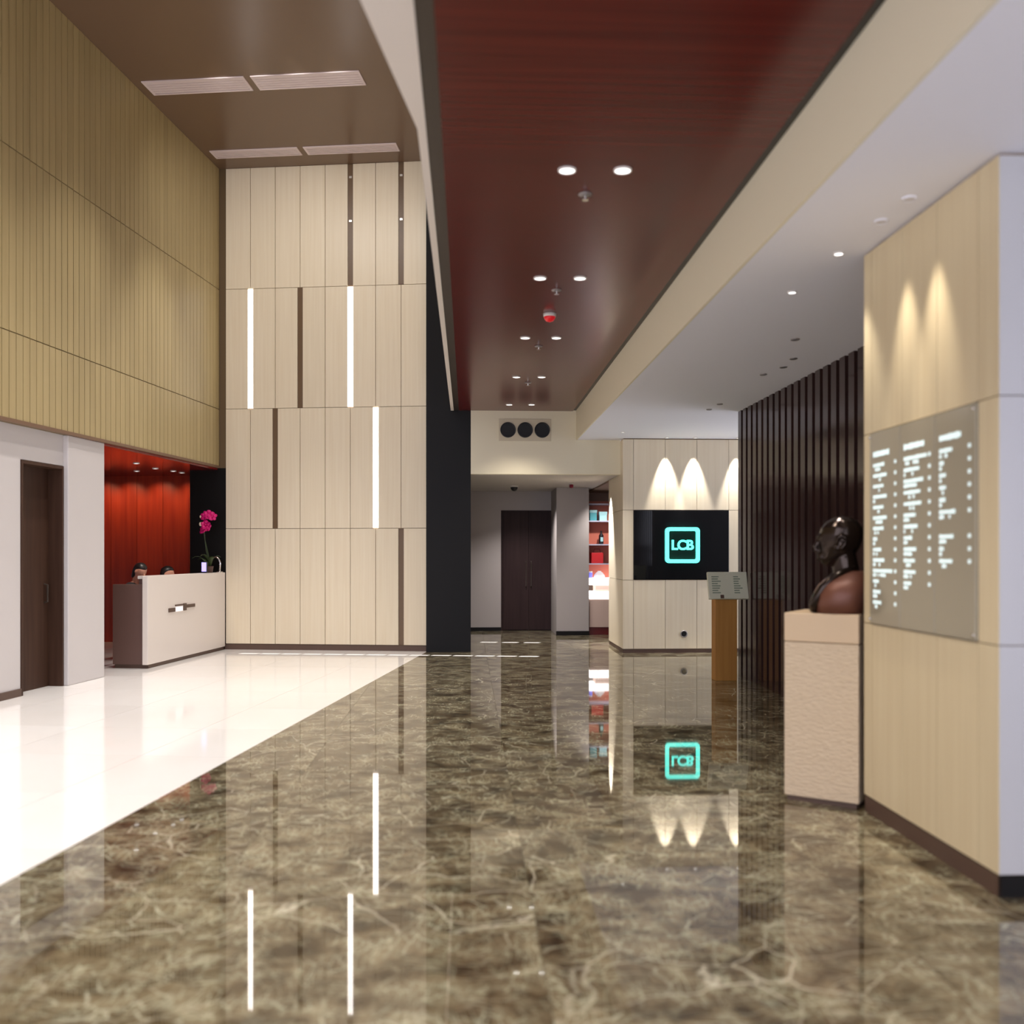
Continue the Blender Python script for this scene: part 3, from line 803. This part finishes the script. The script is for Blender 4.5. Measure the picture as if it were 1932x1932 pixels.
b.tube([(-0.055, 0, 0.16), (-0.048, 0, 0.24), (-0.035, 0, 0.33), (-0.03, 0, 0.36)], [0.098, 0.080, 0.074, 0.07], 22)
b.oval([(0.005, 0.135, -0.14, 0.19), (0.12, 0.12, -0.15, 0.2), (0.19, 0.075, -0.14, 0.16), (0.22, 0.04, -0.12, 0.09)], 24)
hd = obj('head', b, M_BRONZEH, bu, True); remesh(hd, 0.0055, 3)
b = B()
b.oval([(0.0, 0.150, -0.165, 0.215), (0.06, 0.158, -0.185, 0.235), (0.12, 0.145, -0.192, 0.24), (0.17, 0.115, -0.188, 0.22), (0.205, 0.075, -0.178, 0.18), (0.236, 0.03, -0.158, 0.13), (0.254, 0.0, -0.14, 0.095)], 40, 2.3)
rb = obj('robe', b, M_ROBE, bu, True)
rb['label'] = 'smooth red-brown robe'
for y in (1, -1):
    obj('robe_collar', B().tube([(-0.10, 0.06 * y, 0.272), (-0.03, 0.112 * y, 0.254), (0.04, 0.145 * y, 0.21), (0.09, 0.155 * y, 0.155), (0.122, 0.15 * y, 0.10), (0.14, 0.135 * y, 0.05), (0.14, 0.12 * y, 0.012)], [0.015, 0.018, 0.021, 0.025, 0.03, 0.032, 0.026], 10), M_BRONZEH, bu, True)

# ---- air vent with three nozzles over the vestibule
av = thing('air_vent', 'cream vent plate with three round black nozzles above the vestibule', 'vent', 'C', 0.20, 0.0, 3.395)
obj('plate', B().box(-0.40, 0.40, -0.012, 0.0, -0.17, 0.17), mat('vent_plate', srgb(206, 194, 168), 0.6), av, bevel=0.003)
for x in (-0.262, 0.0, 0.262):
    b = B(); b.rings([[(x + r_ * math.cos(2 * math.pi * i / 28), y, r_ * math.sin(2 * math.pi * i / 28)) for i in range(28)] for r_, y in ((0.118, -0.012), (0.118, -0.03), (0.104, -0.034), (0.100, -0.014))], cap=False)
    nz = obj('nozzle_ring', b, M_BLACKP, av, True)
    b = B(); b.rings([[(x + r_ * math.cos(2 * math.pi * i / 28), y, r_ * math.sin(2 * math.pi * i / 28)) for i in range(28)] for r_, y in ((0.106, -0.0125), (0.106, -0.018), (0.04, -0.016))])
    obj('nozzle_throat', b, mat('nozzle_black', (0.004, 0.004, 0.005), 0.6), nz)


# ---- ceiling fittings
def downlight(fr, s, t, z, r, label, group, ring=M_RING, lens=M_LAMPLENS, cat='downlight', name='downlight'):
    d = thing(name, label, cat, fr, s, t, z, 0, group)
    b = B(); n = 24
    b.rings([[(q * math.cos(2 * math.pi * i / n), q * math.sin(2 * math.pi * i / n), zz) for i in range(n)] for q, zz in ((r * 1.18, 0.0), (r * 1.16, -0.008), (r, -0.010), (r * 0.96, -0.001))], cap=False)
    obj('ring', b, ring, d, True)
    obj('lens', B().lathe([(r * 0.97, -0.006), (r * 0.97, -0.001)], 24), lens, d)
    return d


pairs = [(5.44, 0.314, 0.631), (7.57, 0.223, 0.540), (9.66, 0.134, 0.450), (11.80, 0.055, 0.367), (13.98, -0.04, 0.287)]
ordn = ['nearest', 'second nearest', 'third nearest', 'fourth nearest', 'farthest']
for i, (y, x0, x1) in enumerate(pairs):
    for j, x in enumerate((x0, x1)):
        s, t = to_local('C', x, y)
        downlight('C', s, t, H_WOOD, 0.045, f'round white downlight in the wood ceiling, {"left" if j == 0 else "right"} of the {ordn[i]} pair', 'downlights in the wood ceiling')
        p = to_world('C', s, t, H_WOOD - 0.03)
        lamp('downlight_lamp', p, (p.x, p.y, 0), 55, 92, 1.0, WARM, 0.045)


def sprinkler(fr, s, t, z, label, group):
    d = thing('sprinkler', label, 'sprinkler', fr, s, t, z, 0, group)
    obj('escutcheon', B().lathe([(0.042, 0), (0.042, -0.006), (0.018, -0.012)][::-1], 18), M_GREYMET, d, True)
    obj('deflector', B().lathe([(0.006, -0.034), (0.007, -0.012)], 10).lathe([(0.022, -0.038), (0.022, -0.034)], 14), M_CHROME, d)


for i, (px_y, px_x) in enumerate(((366, 1104), (547, 1050), (653, 1016), (722, 996))):
    Y = F_PX * (H_WOOD - EYE) / (1045 - px_y); X = (px_x - 966) / F_PX * Y
    s, t = to_local('C', X, Y)
    sprinkler('C', s, t, H_WOOD, f'small grey sprinkler in the wood ceiling, {ordn[i]} to the viewer', 'sprinklers in the wood ceiling')
s, t = to_local('C', 0.343, 8.70)
fd = thing('fire_detector', 'white round detector with red underside on the wood ceiling', 'detector', 'C', s, t, H_WOOD)
obj('base', B().lathe([(0.056, -0.03), (0.06, 0.0)], 24), M_RING, fd, True)
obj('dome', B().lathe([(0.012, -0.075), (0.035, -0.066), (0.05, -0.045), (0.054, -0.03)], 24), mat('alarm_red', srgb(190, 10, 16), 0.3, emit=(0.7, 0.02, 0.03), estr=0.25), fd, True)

wl_lights = [(5.55, 1.90, 'nearest to the pillar'), (6.37, 1.87, 'just beyond the one nearest the pillar'), (13.7, 1.59, 'beside the far vestibule corner')]
for y, x, w in wl_lights:
    s, t = to_local('C', x, y)
    downlight('C', s, t, H_WHITE, 0.026, f'small round downlight in the white ceiling, {w}', 'small downlights in the white ceiling')
    p = to_world('C', s, t, H_WHITE - 0.03)
    lamp('small_lamp', p, (p.x, p.y, 0), 34 if y < 10 else 70, (56 if y < 6 else 90) if y < 10 else 80, 0.8, NEUT, 0.026)
for i, (px, py) in enumerate(((1478, 692), (1497, 676), (1440, 706), (1500, 640), (1358, 762), (1338, 772))):
    Y = F_PX * (H_WHITE - EYE) / (1045 - py); X = (px - 966) / F_PX * Y
    s, t = to_local('C', X, Y)
    downlight('C', s, t, H_WHITE, 0.03, f'small dark ceiling fitting in the white ceiling, {names[i]} of six near the slat wall', 'dark fittings in the white ceiling', M_GREYMET, mat('dark_lens', srgb(96, 92, 98), 0.4), 'ceiling fitting', 'ceiling_fitting')
# wall washers over the screen wall, its corner and the pillar
for i, (s, w) in enumerate(((2.315, 'left one above the screen'), (2.745, 'right one above the screen'), (3.40, 'above the far end by the slats'))):
    downlight('C', s, T_TV - 0.13, H_WHITE, 0.03, f'small wall-washing spotlight in the white ceiling, {w}', 'wall washers over the screen wall')
    p = to_world('C', s, T_TV - 0.13, H_WHITE - 0.02); q = to_world('C', s, T_TV - 0.02, 2.2)
    lamp('washer_lamp', p, q, 150, 38, 0.6, (1.0, 0.95, 0.9), 0.012)
for o_, w in ((0.55, 'far one'), (0.87, 'near one')):
    downlight('C', 1.634 - 0.14, T_P0 - o_, H_WHITE, 0.03, f'small white wall-washing spotlight over the pillar, {w}', 'wall washers over the pillar', M_PLASTER, mat('pale_lens', srgb(214, 208, 204), 0.5))
    p = to_world('C', 1.634 - 0.14, T_P0 - o_, H_WHITE - 0.02); q = to_world('C', 1.634 - 0.02, T_P0 - o_, 1.9)
    lamp('pillar_lamp', p, q, 48, 40, 1.0, WARM, 0.02)
# vestibule
for px, py, nm in ((970, 921, 'dome'), (1078, 917, 'red')):
    Y = F_PX * (H_VEST - EYE) / (1045 - py + 5); X = (px - 966) / F_PX * Y
    s, t = to_local('C', X, Y)
    if nm == 'dome':
        d = thing('dome_camera', 'black dome camera on the vestibule ceiling', 'camera', 'C', s, t, H_VEST)
        obj('base', B().lathe([(0.07, -0.03), (0.075, 0.0)], 20), M_RING, d, True)
        obj('dome', B().lathe([(0.015, -0.10), (0.045, -0.085), (0.062, -0.055), (0.066, -0.03)], 20), M_BLACKP, d, True)
    else:
        d = thing('alarm_beacon', 'small dark red alarm beacon on the vestibule ceiling', 'alarm', 'C', s, t, H_VEST)
        obj('base', B().lathe([(0.035, -0.02), (0.04, 0.0)], 16), M_RING, d, True)
        obj('lens', B().lathe([(0.02, -0.08), (0.034, -0.07), (0.036, -0.02)], 16), mat('deep_red', srgb(120, 16, 40), 0.3), d, True)
p = to_world('C', 1.47, 0.95, H_VEST - 0.02); lamp('vestibule_lamp', p, to_world('C', 1.66, 1.0, 1.5), 420, 50, 0.7, (1, 0.96, 0.95), 0.03)
for t in (1.2, 2.9):
    p = to_world('C', 0.35, t, H_VEST - 0.02); lamp('vestibule_lamp', p, (p.x, p.y, 0), 140, 120, 0.9, (1, 0.94, 0.93), 0.05)
# reception bay lamps
for i, (px, py) in enumerate(((257, 870), (258, 885), (293, 880), (327, 885), (343, 888))):
    Y = F_PX * (H_REC - EYE) / (1045 - py); X = (px - 966) / F_PX * Y
    s, t = to_local('L', X, Y)
    downlight('L', s, t, H_REC - 0.03, 0.04, f'small downlight in the red bay ceiling, {names[i]} from the white pier', 'downlights in the reception bay')
for s in (-4.2, -4.75, -5.3, -5.75, -6.3):
    p = to_world('L', s, 0.55, H_REC - 0.06); q = to_world('L', s, 0.98, 2.2)
    lamp('bay_lamp_and_fill', p, q, 13, 95, 1.0, (1.0, 0.72, 0.42), 0.03)
p = to_world('L', -3.45, -2.1, H_REC - 0.08); lamp('bay_lamp_and_fill', p, to_world('L', -3.85, -1.2, 1.25), 60, 60, 0.9, WARM, 0.05)  # added fill over the desk, aimed at the staff's faces

# linear air diffusers in the hall ceiling
for ti, (t, w) in enumerate(((-0.55, 0.27), (-2.62, 0.36))):
    for si, (s0, s1) in enumerate(((-3.18, -1.83), (-1.74, -0.33))):
        d = thing('air_diffuser', f'pale linear air diffuser in the brown ceiling, {"left" if si == 0 else "right"} half of the {"far row" if ti == 0 else "near row"}', 'air diffuser', 'L', 0, t, H_HALL, 0, 'linear diffusers in the hall ceiling')
        obj('frame', B().box(s0, s1, -w / 2, -w / 2 + 0.03, -0.012, 0).box(s0, s1, w / 2 - 0.03, w / 2, -0.012, 0).box(s0, s0 + 0.03, -w / 2 + 0.03, w / 2 - 0.03, -0.012, 0).box(s1 - 0.03, s1, -w / 2 + 0.03, w / 2 - 0.03, -0.012, 0), M_DIFF, d)
        k = 5
        for i in range(k):
            y0 = -w / 2 + 0.035 + i * (w - 0.07) / k
            obj('blade', B().box(s0 + 0.03, s1 - 0.03, y0, y0 + (w - 0.07) / k - 0.012, -0.010, -0.002), M_DIFF, d)

# ================================================================== SHOP
dc = thing('display_shelving', 'lit shop shelving with bright white ledges past the grey pier', 'shelving', 'C', 1.58, 3.0, 0)
obj('cabinet', B().box(0, 0.8, 0.02, 0.5, 0.14, 0.66), mat('shop_beige', srgb(206, 180, 166), 0.5), dc, bevel=0.004)
obj('toe_kick', B().box(0, 0.8, 0.04, 0.48, 0.0, 0.14), mat('dark_red_kick', srgb(96, 14, 16), 0.4), dc)
M_LEDGE = mat('lit_ledge', (1, 1, 1), 0.4, emit=(1, 0.97, 0.97), estr=1.8)
obj('lit_ledge', B().box(0, 0.8, 0.0, 0.5, 0.665, 0.80), M_LEDGE, dc)
obj('lit_ledge', B().box(0, 0.8, 0.06, 0.5, 0.92, 1.05), M_LEDGE, dc)
obj('back_panel', B().box(0, 0.8, 0.48, 0.5, 1.05, 2.5), mat('shop_orange', srgb(206, 112, 88), 0.5), dc)
obj('riser', B().box(0.12, 0.8, 0.10, 0.46, 0.80, 0.92), mat('shop_beige', srgb(206, 180, 166), 0.5), dc)
for z in (1.30, 1.66, 2.10, 2.42):
    obj('shelf', B().box(0, 0.8, 0.16, 0.48, z, z + 0.022), mat('shelf_lilac', srgb(186, 186, 206), 0.4), dc)
for x in (-0.02, 0.80):
    obj('upright', B().box(x, x + 0.02, 0.14, 0.5, 0.14, 2.5), mat('shop_brown_dark', srgb(110, 74, 62), 0.5), dc)


def item(name, label, cat, b, m, x, y, z, extra=()):
    d = thing(name, label, cat, 'C', 1.58 + x, 3.0 + y, z)
    obj('body', b, m, d, bevel=0.004)
    for nm, bb, mm in extra:
        obj(nm, bb, mm, d)


M_TB = mat('teal_box', srgb(70, 160, 170), 0.5); M_TL = mat('pale_aqua', srgb(170, 220, 226), 0.5)
item('gift_box', 'teal gift box on the top shop shelf beside the grey pier', 'box', B().box(0, 0.13, 0, 0.14, 0, 0.15), M_TB, 0.03, 0.2, 2.122, [('lid', B().box(-0.005, 0.135, -0.005, 0.145, 0.15, 0.2), M_TL)])
item('gift_box', 'teal gift box on the top shop shelf farther from the grey pier', 'box', B().box(0, 0.14, 0, 0.14, 0, 0.11), M_TL, 0.21, 0.2, 2.122, [('lid', B().box(-0.005, 0.145, -0.005, 0.145, 0.11, 0.17), M_TL)])
item('bottle', 'black bottle with pale label on the orange shop shelf', 'bottle', B().lathe([(0.04, 0), (0.045, 0.02), (0.045, 0.16), (0.018, 0.21), (0.018, 0.25)], 16), M_BLACKP, 0.25, 0.26, 1.682, [('bottle_label', B().box(-0.02, 0.03, -0.05, -0.044, 0.05, 0.13), M_TL)])
item('red_bag', 'red bag on the middle shop shelf', 'bag', B().prism([(0, 0), (0.22, 0), (0.24, 0.12), (-0.02, 0.12)], 0, 0.20), mat('bag_red', srgb(214, 40, 46), 0.5), 0.06, 0.2, 1.322, [('handle', B().tube([(0.04, 0.06, 0.2), (0.06, 0.06, 0.27), (0.16, 0.06, 0.27), (0.18, 0.06, 0.2)], 0.008, 8), mat('bag_dark', srgb(110, 10, 30), 0.5))])
item('white_bowl', 'white bowl upside down on the lit shop ledge', 'bowl', B().lathe([(0.11, 0), (0.10, 0.05), (0.06, 0.10), (0.03, 0.115)], 20), mat('porcelain', srgb(244, 238, 236), 0.3), 0.215, 0.26, 1.0505, [('foot_ring', B().lathe([(0.035, 0.112), (0.035, 0.13)], 16), mat('porcelain', srgb(244, 238, 236), 0.3))])
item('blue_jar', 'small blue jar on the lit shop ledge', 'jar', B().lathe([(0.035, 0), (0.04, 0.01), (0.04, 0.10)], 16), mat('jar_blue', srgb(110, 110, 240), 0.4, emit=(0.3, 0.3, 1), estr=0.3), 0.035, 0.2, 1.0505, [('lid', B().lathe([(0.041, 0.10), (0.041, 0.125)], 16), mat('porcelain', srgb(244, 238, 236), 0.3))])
p = to_world('C', 1.95, 2.3, H_VEST - 0.06); lamp('shop_lamp', p, to_world('C', 1.9, 3.2, 1.2), 60, 90, 0.8, (1, 0.95, 0.92), 0.04)
